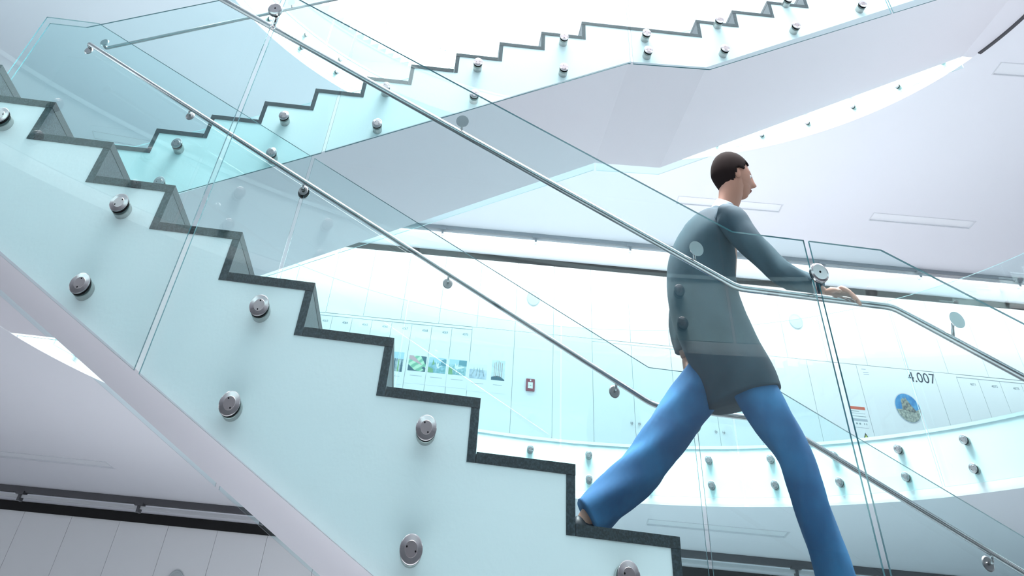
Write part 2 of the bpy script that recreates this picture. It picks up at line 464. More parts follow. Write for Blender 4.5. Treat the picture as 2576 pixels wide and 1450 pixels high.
low = [(R0*.99*math.cos(a*PI/24), R0*.99*math.sin(a*PI/24)) for a in range(24, 49)]
low = [p for p in low if p[1] <= .0] + [(.10, -.03), (.04, -.01), (-.03, -.005), (-.10, -.02)]
mesh_obj('ground_print', fill_poly(low, .0045), gr, pic)
mesh_obj('tower_print', fill_poly([(-.085, -.02), (-.07, .10), (-.05, .105), (-.035, .13), (-.015, .10), (0, .14), (.015, .10), (.03, .08), (.06, .03), (.12, -.045), (.05, -.05)], .006),
         mat('printed_rock', (.10, .12, .13), .6, noise=(30, (.42, .42, .34), .4, .62)), pic)

# notice sheets
ns = tag(at_wall('notice_sheet', W4, D4, 8.075, .0205, 1.83), 'notice sheet with an orange-red heading and a yellow warning triangle', 'notice')
mesh_obj('sheet', lbox(-.115, .115, 0, .002, -.33, .18), M['paper'], ns)
mesh_obj('heading', lbox(-.115, .115, .002, .0035, .145, .18), M['orange'], ns)
for z, c_ in ((.12, 'ink_grey'), (.095, 'grey_print'), (.06, 'ink_grey'), (-.075, 'grey_print')):
    mesh_obj('text_line', lbox(-.105, .10 if z < .1 else .02, .002, .003, z, z+.006), M[c_], ns)
mesh_obj('grey_bar', lbox(-.11, .11, .002, .003, .005, .035), M['grey_print'], ns)
for x in (-.055, -.01, .06, .09): mesh_obj('symbol', lbox(x-.012, x+.012 if x < .03 else x, .002, .003, -.035, -.015), M['ink_grey'], ns)
def triangle(parent, cx, cz, s):
    for q, mt, d in ((1., 'ink', .002), (.74, 'yellow', .0035)):
        mesh_obj('warning_triangle', fill_poly([(cx-s*q*.58, cz-s*q*.42), (cx+s*q*.58, cz-s*q*.42), (cx, cz+s*q*.62)], d), M[mt], parent)
triangle(ns, .03, -.22, .15)
n2 = tag(at_wall('warning_sign', W4, D4, 8.88, .0205, 1.68), 'small warning sign just above the gallery edge, under the round picture', 'sign')
mesh_obj('plate', lbox(-.09, .09, 0, .002, -.20, .115), M['paper'], n2)
triangle(n2, 0, -.03, .15)

# fire alarm button
fa = tag(at_wall('fire_alarm_button', W4, D4, 3.28, .02, 1.865), 'square red fire alarm button on the white wall', 'fire alarm')
bm = lbox(-.065, .065, 0, .03, -.075, .075); bmesh.ops.bevel(bm, geom=bm.edges[:], offset=.005, segments=1, affect='EDGES')
mesh_obj('housing', bm, M['red'], fa)
mesh_obj('push_plate', lbox(-.036, .036, .03, .033, -.045, .03), M['paper'], fa)
for x in (-.022, 0, .022): mesh_obj('dot', lathe([(0, .0345), (.0045 if x else .007, .0345), (.0045 if x else .007, .0325), (0, .0325)], 10), M['ink_grey'], fa).location = (x, 0, -.008)
mesh_obj('symbol', lbox(-.008, .01, .03, .032, .045, .065), M['paper'], fa)

# posters with printed photographs
def print_mat(name, cols, scale, kind='noise', ang=0):
    mt = bpy.data.materials.new(name); mt.use_nodes = True; n = mt.node_tree.nodes; l = mt.node_tree.links; b = n['Principled BSDF']
    b.inputs['Roughness'].default_value = .5; tc = n.new('ShaderNodeTexCoord'); mp = n.new('ShaderNodeMapping')
    mp.inputs['Rotation'].default_value = (0, ang, 0); l.new(tc.outputs['Object'], mp.inputs[0])
    if kind == 'noise':
        t = n.new('ShaderNodeTexNoise'); t.inputs['Detail'].default_value = 3; t.inputs['Distortion'].default_value = .6; f = 'Fac'
    else:
        t = n.new('ShaderNodeTexWave'); t.inputs['Distortion'].default_value = 3.0; f = 'Fac'
    t.inputs['Scale'].default_value = scale; l.new(mp.outputs[0], t.inputs['Vector'])
    r = n.new('ShaderNodeValToRGB'); e = r.color_ramp.elements; e[0].position = .28; e[0].color = (*cols[0], 1); e[1].position = .72; e[1].color = (*cols[-1], 1)
    for i, c in enumerate(cols[1:-1]): x = e.new(.28+.44*(i+1)/(len(cols)-1)); x.color = (*c, 1)
    l.new(t.outputs[f], r.inputs['Fac']); l.new(r.outputs[0], b.inputs['Base Color']); return mt
PM = {
 'leaf': print_mat('leaf_photo', [(.20, .50, .34), (.42, .72, .46), (.55, .80, .58)], 4, 'wave', -.9),
 'road': print_mat('road_photo', [(.10, .34, .36), (.25, .50, .58), (.46, .66, .78)], 22),
 'teal': print_mat('park_photo', [(.12, .36, .38), (.32, .55, .60), (.55, .72, .76)], 26),
 'people': print_mat('people_photo', [(.05, .12, .22), (.38, .46, .50), (.60, .68, .75)], 30),
 'grey': print_mat('group_photo', [(.30, .40, .50), (.52, .62, .72), (.66, .74, .80)], 14),
 'poles': print_mat('poles_photo', [(.55, .66, .72), (.66, .76, .82), (.74, .82, .86)], 11, 'noise'),
}
stone_d = mat('dark_print', (.03, .12, .17), .6); rust = mat('rust_print', (.40, .20, .14), .6); pink = mat('pink_print', (.62, .38, .42), .6)
green = mat('green_print', (.20, .42, .20), .6); skyb = mat('pale_sky_print', (.45, .68, .85), .6); whitep = mat('white_print', (.82, .86, .88), .6); treeb = mat('tree_print', (.10, .30, .38), .6)
def poster(x0, x1, z0, z1, key, lab, extra=()):
    wd = (x1-x0)*k; h = z1-z0
    t = tag(at_wall('poster', W4, D4, (x0+x1)/2, .0205, (z0+z1)/2), lab, 'poster', 'posters pinned along the lockers')
    mesh_obj('sheet', lbox(-wd/2-.018, wd/2+.018, 0, .002, -h/2-.16, h/2+.02), M['paper'], t)
    mesh_obj('photograph', lbox(-wd/2, wd/2, .002, .0035, -h/2, h/2), PM[key], t)
    for i, (pts, mt) in enumerate(extra):
        mesh_obj('printed_shape', fill_poly([(x*wd/2, z*h/2) for x, z in pts], .0036+.0006*i, .0005), mt, t)
    mesh_obj('caption', lbox(-wd*.32, wd*.35, .002, .003, -h/2-.062, -h/2-.055), M['grey_print'], t)
poster(1.18, 1.35, 1.87, 2.12, 'people', 'tall poster of a standing crowd, partly hidden behind the stone step edge',
       [([(-1, .35), (1, .3), (1, 1), (-1, 1)], skyb), ([(-.7, -1), (-.6, .3), (-.45, .35), (-.35, -1)], stone_d), ([(.0, -1), (.1, .25), (.25, .3), (.35, -1)], green), ([(.6, -1), (.65, .2), (.8, .3), (.95, -1)], stone_d)])
poster(1.43, 1.695, 1.90, 2.095, 'leaf', 'poster of a green leaf edged in pink',
       [([(-1, 1), (-.55, 1), (.6, -.15), (.35, -.1), (-1, .55)], pink), ([(.35, 1), (1, 1), (1, -.1), (.85, .1)], stone_d), ([(.55, -.55), (.8, -.35), (1, -.5), (1, -1), (.5, -1), (.85, -.8)], stone_d), ([(-1, -.2), (-.3, -.85), (.2, -1), (-1, -1)], stone_d)])
poster(1.735, 2.0, 1.90, 2.095, 'road', 'poster of a white sculpture by a road with green trees at left',
       [([(-1, .3), (1, .45), (1, 1), (-1, 1)], skyb), ([(-.6, 0), (-.5, .8), (-.3, .1)], green), ([(.35, 0), (.45, .7), (.8, .9), (1, .8), (1, 0)], treeb), ([(-.1, -.1), (-.15, .5), (.05, .1), (.2, .5), (.15, -.2), (.6, .1), (.1, -.45)], whitep), ([(-1, -.3), (-.45, -.5), (-.4, -1), (-1, -1)], green)])
poster(2.045, 2.31, 1.90, 2.095, 'teal', 'poster of white sculptures with dark trees at right',
       [([(-1, .3), (.1, .35), (.1, 1), (-1, 1)], skyb), ([(.05, .35), (.15, .95), (1, .95), (1, .2)], treeb), ([(-.3, -.1), (-.35, .55), (-.1, .2), (.1, .6), (.05, .1), (.8, .15), (.7, 0), (-.1, -.3)], whitep), ([(-1, 0), (-.6, -.2), (-.5, -1), (-1, -1)], green)])
poster(2.36, 2.62, 1.88, 2.065, 'grey', 'pale grey-blue poster of small figures casting long shadows',
       [([(-1, .25), (1, .25), (1, 1), (-1, 1)], whitep)] + [([(x-.05, .1), (x, .65), (x+.08, .1), (x*1.5+.02, -.7), (x*1.5-.06, -.7)], PM['people']) for x in (-.5, -.12, .15, .5)])
poster(2.69, 2.89, 1.885, 2.14, 'poles', 'tall poster of thin brown poles, nearest the fire alarm button',
       [([(-1, -1), (1, -1), (1, -.9), (.3, -.6), (-.2, -.55), (-1, -.72)], stone_d)] + [([(x-.03, -.7), (x+.02, .9-abs(x)*.3), (x+.07, .9-abs(x)*.3), (x+.03, -.7)], rust) for x in (-.6, -.35, .0, .25, .55)])

# round wall discs under the ceilings
DISC = mat('grey_speaker_grille', (.50, .55, .57), .6)
for W, D, x, z, lab in ((W4, D4, 3.28, 3.04, 'pale round wall disc, crossed by the top edge of the glass left of the person'), (W4, D4, 7.45, 3.07, 'pale round wall disc right of the walking person'), (W3, D3, -1.10, -.56, 'round wall disc at the bottom edge, lower left')):
    t = tag(at_wall('wall_speaker', W, D, x, .02, z), lab, 'wall speaker', 'round wall speakers')
    mesh_obj('ring', lathe([(.085, 0), (.105, .002), (.105, .022), (.098, .028), (.085, .024)], 40), DISC, t, False)
    mesh_obj('grille', lathe([(0, .024), (.086, .022), (.086, 0)], 40), DISC, t, False)

# ------------------------------------------------------------------ stairs
RUN, RISE, SW, ST = .336, .1497, .031, .029
def stair_body(name, x_land, z_land, flights, fx, y0, y1, label):
    pass

def build_stair(steps, soffit, y0, y1, label, origin_shear=0., group=None):
    """steps: list of (x0, x1, z, side) treads (x0<x1), top z, side=+1 drops at x1, -1 drops at x0"""
    sh = lambda x, y, z: (x, y+origin_shear*x, z)
    root = tag(empty('staircase', (0, 0, 0)), label, 'staircase', group)
    # plaster body: outline = step profile lowered by the stone thickness + soffit line
    top = []
    for i, (x0, x1, z, s) in enumerate(steps):
        zz = z-ST
        if s > 0:
            top += [(x0-SW if i else x0, zz), (x1-SW, zz)]
        else:
            top += [(x0+SW, zz), (x1+SW if i < len(steps)-1 else x1, zz)]
    out = top + soffit[::-1]
    bmx = prism(out, y0, y1, sh); bmx.normal_update()
    nside = len(top)
    for f in bmx.faces:
        if len(f.verts) == 4 and f.calc_center_median().z < -99: pass
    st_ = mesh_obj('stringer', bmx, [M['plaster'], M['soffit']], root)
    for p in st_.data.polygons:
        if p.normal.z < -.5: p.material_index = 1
    for i, (x0, x1, z, s) in enumerate(steps):
        a, b = (x0, x1)
        mesh_obj('tread', prism([(a+.0008, z-ST), (b, z-ST), (b, z), (a+.0008, z)] if s > 0 else [(a, z-ST), (b-.0008, z-ST), (b-.0008, z), (a, z)], y0-.004, y1+.004, sh), M['stone'], root)
    for i in range(len(steps)-1):
        a, b = steps[i], steps[i+1]
        if a[2] > b[2]:     # dropping to the right
            x, zt, zb = a[1], a[2]-ST, b[2]-ST
            mesh_obj('riser', prism([(x-SW, zb), (x-.001, zb), (x-.001, zt-.001), (x-SW, zt-.001)], y0-.003, y1+.003, sh), M['stone2'], root)
        else:
            x, zt, zb = b[0], b[2]-ST, a[2]-ST
            mesh_obj('riser', prism([(x+.001, zb), (x+SW, zb), (x+SW, zt-.001), (x+.001, zt-.001)], y0-.003, y1+.003, sh), M['stone2'], root)
    return root

# near flight: drops to the right from level 4, landing, then down to level 3
AX0, AZ0 = .006, .005
stA = [(-1.9, AX0-3*RUN, AZ0+3*RISE, 1)]
for i in range(-2, 9): stA.append((AX0+(i-1)*RUN, AX0+i*RUN, AZ0-i*RISE, 1))
xl, zl = AX0+8*RUN, AZ0-9*RISE
xr = xl+.98
stA.append((xl, xr, zl, 1))
for j in range(1, 12): stA.append((xr+(j-1)*RUN, xr+j*RUN, zl-j*RISE, 1))
kA = zl-.35
sofA = [(-1.9, C3+.002), (-1.28, C3+.002), ((-.555-kA)/.466, kA), (3.06, kA), (xr+11*RUN-.4, zl-11*RISE-.30), (xr+11*RUN-SW, zl-11*RISE-.30)]
build_stair(stA, sofA, 0, 1.46, 'nearest white staircase with dark stone steps, dropping to the right across the picture')

# upper flight: climbs to the right from level 4 to level 5
BX0, BZ0 = -.307, .905
SHB = -.022; BY0 = 1.822; BY1 = 3.43
stB = [(-1.9, BX0-2*RUN, BZ0-3*RISE, -1)]
for j in range(-2, 9): stB.append((BX0+j*RUN, BX0+(j+1)*RUN, BZ0+j*RISE, -1))
xa, zb = BX0+9*RUN, BZ0+9*RISE
xb = xa+.98
stB.append((xa, xb, zb, -1))
for j in range(0, 11): stB.append((xb+j*RUN, xb+(j+1)*RUN, zb+(j+1)*RISE, -1))
stB.append((xb+11*RUN, xb+11*RUN+.25, zb+12*RISE, -1))
sofB = [(-1.9, C3+.004), (-.90, C3+.004), (3.10, 1.905), (3.72, 1.930), (7.28, C4+.002), (xb+11*RUN+.25, C4+.002)]
build_stair(stB, sofB, BY0, BY1, 'upper white staircase behind, climbing to the right above the curved gallery', SHB)

# ------------------------------------------------------------------ glass balustrades
cap_me = lathe([(0, .0265), (.019, .0265), (.0195, .026), (.033, .0235), (.035, .0225), (.035, .0195), (0, .0195)], 40)
hole = None
def make_standoff(parent, loc, rz, scale_len=.05, big=True, dark=True, turn=.3):
    """barrel fixed to the stringer, gasket and cap outside the pane; local -y points away from the stringer"""
    st = mesh_obj('standoff', lathe([(.031, 0), (.033, .001), (.033, scale_len-.007), (.031, scale_len-.006), (0, scale_len-.006)], 32), M['barrel'], parent)
    g = mesh_obj('gasket', lathe([(.034, scale_len+.0122), (.0344, scale_len+.0105+.0192), (0, scale_len+.0105+.0192)], 32), M['rubber'], st)
    c = mesh_obj('cap', cap_me.copy(), [M['steel'], M['steel_face'], M['rubber']], st)
    for p in c.data.polygons:
        if abs(p.center.y+.0265) < .0003: p.material_index = 1
    c.location = (0, -(scale_len+.0100), 0); c.rotation_euler = (0, turn, 0)
    bm = bmesh.new()
    for s in (-1, 1):
        r = bmesh.ops.create_cone(bm, cap_ends=True, segments=8, radius1=.0026, radius2=.0026, depth=.001, matrix=Matrix.Translation((s*.0145, -.0270, 0)) @ Matrix.Rotation(PI/2, 4, 'X'))
    h = mesh_obj('pin_hole', bm, M['rubber'], st); h.location = c.location; h.rotation_euler = c.rotation_euler
    st.location = loc; st.rotation_euler = (0, 0, rz)
    return st
PROTO = {}
def standoff(parent, loc, rz, L, turn):
    key = round(L, 3)
    if key not in PROTO:
        st = make_standoff(parent, loc, rz, L, turn=turn); PROTO[key] = st; return st
    c = dup(PROTO[key], parent); c.location = loc; c.rotation_euler = (0, 0, rz)
    for ch in c.children:
        if ch.name.startswith(('cap', 'pin_hole')): ch.rotation_euler = (0, turn, 0)
    return c

def line_y(pts, x):
    for (x0, z0), (x1, z1) in zip(pts, pts[1:]):
        if x0 <= x <= x1: return z0+(z1-z0)*(x-x0)/(x1-x0)
    return pts[0][1] if x < pts[0][0] else pts[-1][1]
def straight_balustrade(label, y, joints, top, bot, stand, y_body, shear=0., side=-1, L=.05, gap=.011, group='glass balustrades of the stairs', edge='edge'):
    root = tag(empty('glass_balustrade', (0, 0, 0)), label, 'glass balustrade', group)
    sh = lambda x, yy, z: (x, yy+shear*x, z)
    for a, b in zip(joints, joints[1:]):
        a, b = a+gap, b-gap
        tp = [(a, line_y(top, a))] + [p for p in top if a < p[0] < b] + [(b, line_y(top, b))]
        bt = [(a, line_y(bot, a))] + [p for p in bot if a < p[0] < b] + [(b, line_y(bot, b))]
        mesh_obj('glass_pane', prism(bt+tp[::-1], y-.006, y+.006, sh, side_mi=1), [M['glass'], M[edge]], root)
    rz = math.atan(shear)
    for i, (x, z) in enumerate(stand):
        standoff(root, sh(x, y_body, z), rz if side < 0 else rz+PI, L, .3+1.3*((i*7) % 5))
    return root

topA = [(-1.45, 1.535), (-.99, 1.535), (3.02, -.222), (3.65, -.222), (7.6, -1.98), (8.0, -1.98)]
botA = [(-1.45, .03), (-1.30, .03), (2.43, -1.69), (3.06, -1.69), (5.6, -2.85), (8, -3.1)]
stn = [(1.18+.664*n, -.715-.296*n) for n in range(-3, 3)]
stn = [(x, z) for x, z in stn] + [(x, z-.297) for x, z in stn] + [(3.17, -1.46), (3.17, -1.63), (3.85, -1.62), (3.85, -1.91)]
straight_balustrade('nearest glass balustrade, on the near side of the front staircase', -.049, [-1.45, .832, 3.333, 5.9], topA, botA, stn, 0, L=.043)
topF = [(-1.37, 1.50), (-.95, 1.50), (3.02, -.262), (3.66, -.262), (7.6, -2.0)]
botF = [(-1.37, .03), (-1.30, .03), (2.43, -1.69), (3.06, -1.69), (5.6, -2.85), (8, -3.1)]
straight_balustrade('glass balustrade on the far side of the front staircase, two panes meeting behind the person', 1.535, [-1.35, .885, 3.245, 5.8], topF, botF,
                    [(x, z) for x, z in stn if x < 4], 1.46, side=1, L=.069)
topB = [(-1.47, 1.62), (-1.17, 1.62), (2.74, 3.34), (3.45, 3.34), (7.3, 5.10), (7.5, 5.10)]
botB = [(-1.47, .05), (-.95, .05), (.03, .445), (.895, .83), (3.07, 1.835), (3.72, 1.862), (7.3, 3.52), (7.5, 3.6)]
stb = [(-.09, .77), (-.09, .50), (.56, 1.06), (.56, .78), (1.225, 1.38), (1.225, 1.08), (1.89, 1.68), (1.89, 1.40), (2.56, 2.01), (2.56, 1.72), (3.24, 2.14), (3.24, 1.97),
       (3.875, 2.36), (3.875, 2.07), (4.53, 2.68), (4.53, 2.39), (5.19, 2.99), (5.19, 2.71)]
straight_balustrade('glass balustrade on the near side of the upper staircase, its pin fixings ringed in black', 1.755, [-1.47, .90, 3.10, 5.44, 7.4], topB, botB, stb, BY0, shear=SHB, L=.061)
topBF = [(-1.47, 1.60), (-1.17, 1.60), (2.74, 3.30), (3.45, 3.30), (7.3, 5.0)]
botBF = [(-1.47, .05), (-.95, .05), (3.10, 1.87), (3.72, 1.90), (7.3, 3.55)]
straight_balustrade('far glass balustrade of the upper staircase, its lower edge hanging below the soffit', 3.50, [-1.47, .90, 3.12, 5.44, 7.3], topBF, botBF,
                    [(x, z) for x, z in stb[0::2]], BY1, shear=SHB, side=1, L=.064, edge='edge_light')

def curved_balustrade(label, cx, cy, r, joints, z0, z1, angs, zs, body_r, L=.05, front=()):
    root = tag(empty('glass_balustrade', (cx, cy, 0)), label, 'glass balustrade', 'curved gallery balustrades')
    for a, b in list(zip(joints, joints[1:]))+list(zip(front, front[1:])):
        g = .0023; n = 14; bm = bmesh.new(); rings = []
        for i in range(n+1):
            t = math.radians(a)+g+(math.radians(b-a)-2*g)*i/n
            rings.append([bm.verts.new((q*math.cos(t), q*math.sin(t), z)) for q, z in ((r-.006, z0), (r+.006, z0), (r+.006, z1), (r-.006, z1))])
        for p, q in zip(rings, rings[1:]):
            for i in range(4):
                f = bm.faces.new((p[i], p[(i+1) % 4], q[(i+1) % 4], q[i])); f.material_index = 0 if i in (1, 3) else 1
        for e in (rings[0], rings[-1][::-1]): bm.faces.new(e).material_index = 1
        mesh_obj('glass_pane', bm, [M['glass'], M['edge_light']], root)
    for i, t in enumerate(angs):
        for z in zs:
            q = math.radians(t)
            standoff(root, (body_r*math.cos(q), body_r*math.sin(q), z), q-PI/2, L, .5+i)
    return root
curved_balustrade('curved glass balustrade along the level-four gallery, two rows of pin fixings below', VOID4[0], VOID4[1], 4.366,
                  [12.8, 36.7, 60.6, 84.4, 108.4, 132.4, 156.4], .10, 1.55, [16.7+7.98*i for i in range(18)]+[214+7.98*i for i in range(17)], (.385, .190), 4.40, .028, [210, 234, 258, 282, 306, 330, 350])
curved_balustrade('curved glass balustrade of the topmost gallery, glimpsed above the upper staircase', VOID5[0], VOID5[1], 4.466,
                  [17.8, 41, 64.6, 88.3, 112, 135.6, 159], 3.70, 5.15, [21.1+7.93*i for i in range(17)], (3.985, 3.79), 4.50, .028)

# ------------------------------------------------------------------ handrails
def bracket(parent, disc, rail_pt, clamp=None, nrm=-1):
    """disc: point on the pane; nrm: side toward the pane (-1 = -y)"""
    d, r = Vector(disc), Vector(rail_pt)
    b = mesh_obj('bracket', tube(smooth_corner([d+Vector((0, .004 if nrm < 0 else -.004, 0)), Vector((d.x, r.y, d.z)), r], .02), .0065, 10), M['steel'], parent, True)
    dm = lathe([(0, .006), (.024, .006), (.029, .002), (.029, 0), (0, 0)], 32)
    dd = mesh_obj('disc', dm, M['steel_face'], b); dd.location = d+Vector((0, .0015 if nrm < 0 else -.0015, 0)); dd.rotation_euler = (0, 0, 0 if nrm > 0 else PI)
    return b
def big_clamp(parent, loc, out, name='clamp'):
    """pair of discs gripping the joint of two panes; out = -1 cap toward -y"""
    c = mesh_obj(name, lathe([(0, .030), (.028, .030), (.0345, .027), (.036, .024), (.036, .010), (0, .010)], 40), [M['steel']], parent)
    c.location = loc; c.rotation_euler = (0, 0, 0 if out < 0 else PI)
    g = mesh_obj('gasket', lathe([(0, .010), (.034, .010), (.034, .002), (0, .002)], 32), M['rubber'], c)
    s = mesh_obj('screw', lathe([(0, .0312), (.004, .0312), (.004, .0295), (0, .0295)], 12), M['rubber'], c)
    c2 = mesh_obj('clamp_core', lathe([(.012, -.03), (.012, .012), (0, .012)], 16), M['rubber'], parent); c2.location = loc; c2.rotation_euler = c.rotation_euler
    return c

RR = .0135
def rail(label, y, knees, ends, shear=0.):
    sh = lambda p: Vector((p[0], y+shear*p[0], p[1]))
    root = tag(empty('handrail', (0, 0, 0)), label, 'handrail', 'steel handrails')
    pts = smooth_corner([sh(p) for p in knees], .03)
    if ends: pts = smooth_corner([Vector(ends)] + [Vector((ends[0], y+shear*ends[0], ends[2]))]+[sh(p) for p in knees[1:]], .05)
    mesh_obj('rail', tube(pts, RR, 18), M['steel'], root, True)
    return root
# near rail of the front staircase
zr = lambda x: .68-.438*(x-.51)
kn = [(-.85, zr(-.85)), (3.02, -.42), (3.65, -.42), (6.5, -.42-.445*2.85)]
h = rail('near steel handrail of the front staircase, passing in front of the person', 0.0, kn, None)
for x, z in ((1.835, .135), (2.86, -.305), (-.1, .985)): bracket(h, (x, -.043, z), (x, 0, line_y(kn, x)-.002))
bracket(h, (3.88, -.043, -.455), (3.86, 0, line_y(kn, 3.86)))
for x, z in ((.818, .605), (3.345, -.355)):
    big_clamp(h, (x, -.053, z), -1)
    mesh_obj('bracket', tube(smooth_corner([(x, -.03, z), (x, 0, z), (x, 0, line_y(kn, x))], .02), .008, 10), M['steel'], h, True)
# far rail of the front staircase
kf = [(-.87, 1.285), (3.02, -.45), (3.66, -.45), (6.5, -1.70)]
h = rail('far steel handrail of the front staircase, passing behind the person', 1.475, kf, (-.90, 1.525, 1.285))
dd = mesh_obj('end_disc', lathe([(0, .008), (.024, .008), (.029, .002), (.029, 0), (0, 0)], 32), M['steel'], h); dd.location = (-.90, 1.528, 1.26)
for x, dz in ((.0, -.035), (1.86, -.035), (2.82, -.035), (3.80, -.035), (4.61, -.035)):
    z = line_y(kf, x)+dz; bracket(h, (x, 1.528, z), (x, 1.475, z-dz), nrm=1)
for x in (.886, 3.246):
    z = line_y(kf, x)-.04; big_clamp(h, (x, 1.541, z), 1)
    bracket(h, (x, 1.527, z), (x, 1.475, z+.04), nrm=1)
# near rail of the upper staircase
kb = [(-.93, 1.50), (2.82, 3.17), (3.45, 3.17), (7.3, 4.92)]
h = rail('steel handrail of the upper staircase, ending in a small disc at upper left', 1.825, kb, (-.98, 1.79, 1.50), SHB)
dd = mesh_obj('end_disc', lathe([(0, .008), (.026, .008), (.031, .002), (.031, 0), (0, 0)], 32), M['steel'], h); dd.location = (-.98, 1.795, 1.515)
for x in (.30, 1.7, 2.6, 4.2, 5.4): z = line_y(kb, x); bracket(h, (x, 1.764+SHB*x, z+.035), (x, 1.825+SHB*x, z))
# top gallery rail
root = tag(empty('handrail', (VOID5[0], VOID5[1], 0)), 'curved handrail of the topmost gallery, faint above the upper staircase', 'handrail', 'steel handrails')
pts = [(4.50*math.cos(math.radians(a)), 4.50*math.sin(math.radians(a)), 4.95) for a in range(-4, 158, 2)]
mesh_obj('rail', tube(pts, .014, 12), M['steel'], root, True)
for a in range(5, 157, 12):
    q = math.radians(a); b = mesh_obj('bracket', tube([(4.445*math.cos(q), 4.445*math.sin(q), 4.92), (4.50*math.cos(q), 4.50*math.sin(q), 4.945)], .007, 8), M['steel'], root)

# ------------------------------------------------------------------ the person
def skin(name, verts, edges, radii, mt, parent, sub=2, root=0, flat=None):
    me = bpy.data.meshes.new(name); me.from_pydata([Vector(v) for v in verts], edges, []); me.materials.append(mt)
    o = bpy.data.objects.new(name, me); C.objects.link(o); o.parent = parent
    md = o.modifiers.new('skin', 'SKIN'); md.use_smooth_shade = True
    sv = me.skin_vertices[0].data
    for i, r in enumerate(radii):
        sv[i].radius = r if isinstance(r, tuple) else (r, r); sv[i].use_root = (i == root)
    if sub:
        s = o.modifiers.new('sub', 'SUBSURF'); s.levels = sub; s.render_levels = sub
    dg = bpy.context.evaluated_depsgraph_get(); dg.update()
    nm = bpy.data.meshes.new_from_object(o.evaluated_get(dg)); o.modifiers.clear(); o.data = nm
    for p in nm.polygons: p.use_smooth = True
    return o

SKIN = mat('skin', (.42, .21, .15), .5)
HAIR = mat('dark_hair', (.018, .012, .012), .95, 0, .1)
JACKET = mat('slate_blue_jacket', (.016, .040, .060), .9, noise=(6, (.030, .065, .09), .35, .65))
SHIRT = mat('pale_blue_shirt', (.50, .58, .68), .8)
JEANS = mat('blue_jeans', (.025, .11, .26), .9, noise=(5, (.045, .20, .42), .4, .65))
SHOE = mat('dark_shoe', (.015, .02, .03), .5)
SOLE = mat('grey_sole', (.16, .18, .20), .6)
OX, OY = 0., .45
per = tag(empty('person', (3.05, OY, zl)), 'person in slate-blue jacket and blue jeans striding down, hand on the near rail', 'person')
off = Vector((3.05, OY, zl))
def P(x, y, z): return Vector((x, OY+y, z))-off
# points (x, lateral from body plane, z); right side of the body is toward the camera (-y)
hip = (3.07, 0, -.47)
HF = [(3.07, -.09, -.52), (3.265, -.10, -.83), (3.345, -.10, -1.235)]      # front leg (right)
HB = [(3.03, .09, -.52), (2.76, .10, -.86), (2.485, .10, -1.09)]           # rear leg (left)
# body: neck, head, hands and ankles as one surface under the clothes
head_c = (3.25, 0, .27)
bv = [P(*hip), P(3.09, 0, -.30), P(3.12, 0, -.08), P(3.165, 0, .045), P(3.20, 0, .12), P(3.235, 0, .20), P(3.262, 0, .285), P(3.262, 0, .355)]
be = [(i, i+1) for i in range(7)]
br = [(.05, .08), (.05, .08), (.06, .10), (.05, .07), (.048, .048), (.068, .062), (.088, .073), (.07, .062)]
def chain(pts, rr, start):
    i = start
    for p, r in zip(pts, rr):
        bv.append(P(*p)); br.append(r); be.append((i, len(bv)-1)); i = len(bv)-1
    return i
SR, ER, HR = (3.14, -.19, -.02), (3.26, -.30, -.27), (3.42, -.405, -.385)
SL, EL, HL = (3.13, .19, -.03), (2.98, .25, -.26), (2.98, .24, -.48)
chain([SR, ER, HR], [.04, .032, .024], 2); chain([SL, EL, HL], [.04, .032, .024], 2)
chain([HF[0], HF[1], HF[2], (3.35, -.10, -1.29)], [.05, .045, .036, .036], 0)
chain([HB[0], HB[1], HB[2], (2.47, .10, -1.125)], [.05, .045, .036, .036], 0)
body = skin('body', bv, be, br, SKIN, per, 2)
# face
def blob(name, loc, sc, mt, parent, rot=(0, 0, 0), seg=20, sub=None):
    bm = bmesh.new(); bmesh.ops.create_uvsphere(bm, u_segments=seg, v_segments=seg//2+2, radius=1)
    bmesh.ops.scale(bm, verts=bm.verts, vec=sc)
    o = mesh_obj(name, bm, mt, parent, True); o.location = loc; o.rotation_euler = rot; return o
hd = P(3.262, 0, .300)
def gs(v, c, w_): return math.exp(-((v-c)/w_)**2)
def head_point(X, Y, Z, grow=0.):
    a, b, c = .096+grow, .075+grow, .118+grow
    low = max(0., -Z); x, y, z = a*X, b*Y, c*Z
    y *= 1-.30*low**1.5
    if X < 0: x *= 1-.42*max(0., low-.15)
    if X > 0 and not grow:
        f = X**.5
        nose = gs(Y, 0, .17)*(.006*gs(Z, .12, .12)+.026*gs(Z, -.20, .13)+.012*gs(Z, -.02, .14))
        lips = gs(Y, 0, .30)*(.006*gs(Z, -.46, .05)+.006*gs(Z, -.58, .05)-.003*gs(Z, -.52, .02))
        x += f*(nose+lips+.012*gs(Z, -.82, .16)*gs(Y, 0, .4)+.004*gs(Z, .22, .08)-.008*gs(abs(Y), .38, .15)*gs(Z, .06, .12)-.003*gs(Z, -.36, .05))
    return Vector((x, y, z))
def head_mesh(grow, keep=None, n=72, m_=56):
    bm = bmesh.new(); rows = []
    for i in range(m_+1):
        ph = -PI/2+PI*i/m_
        rows.append([bm.verts.new(head_point(math.cos(ph)*math.cos(2*PI*j/n), math.cos(ph)*math.sin(2*PI*j/n), math.sin(ph), grow)) for j in range(n)])
    for i in range(m_):
        for j in range(n):
            ph = -PI/2+PI*(i+.5)/m_; th = 2*PI*(j+.5)/n
            if keep and not keep(math.cos(ph)*math.cos(th), math.cos(ph)*math.sin(th), math.sin(ph)): continue
            bm.faces.new((rows[i][j], rows[i][(j+1) % n], rows[i+1][(j+1) % n], rows[i+1][j]))
    bmesh.ops.remove_doubles(bm, verts=bm.verts, dist=1e-5)
    for v in [v for v in bm.verts if not v.link_faces]: bm.verts.remove(v)
    return bm
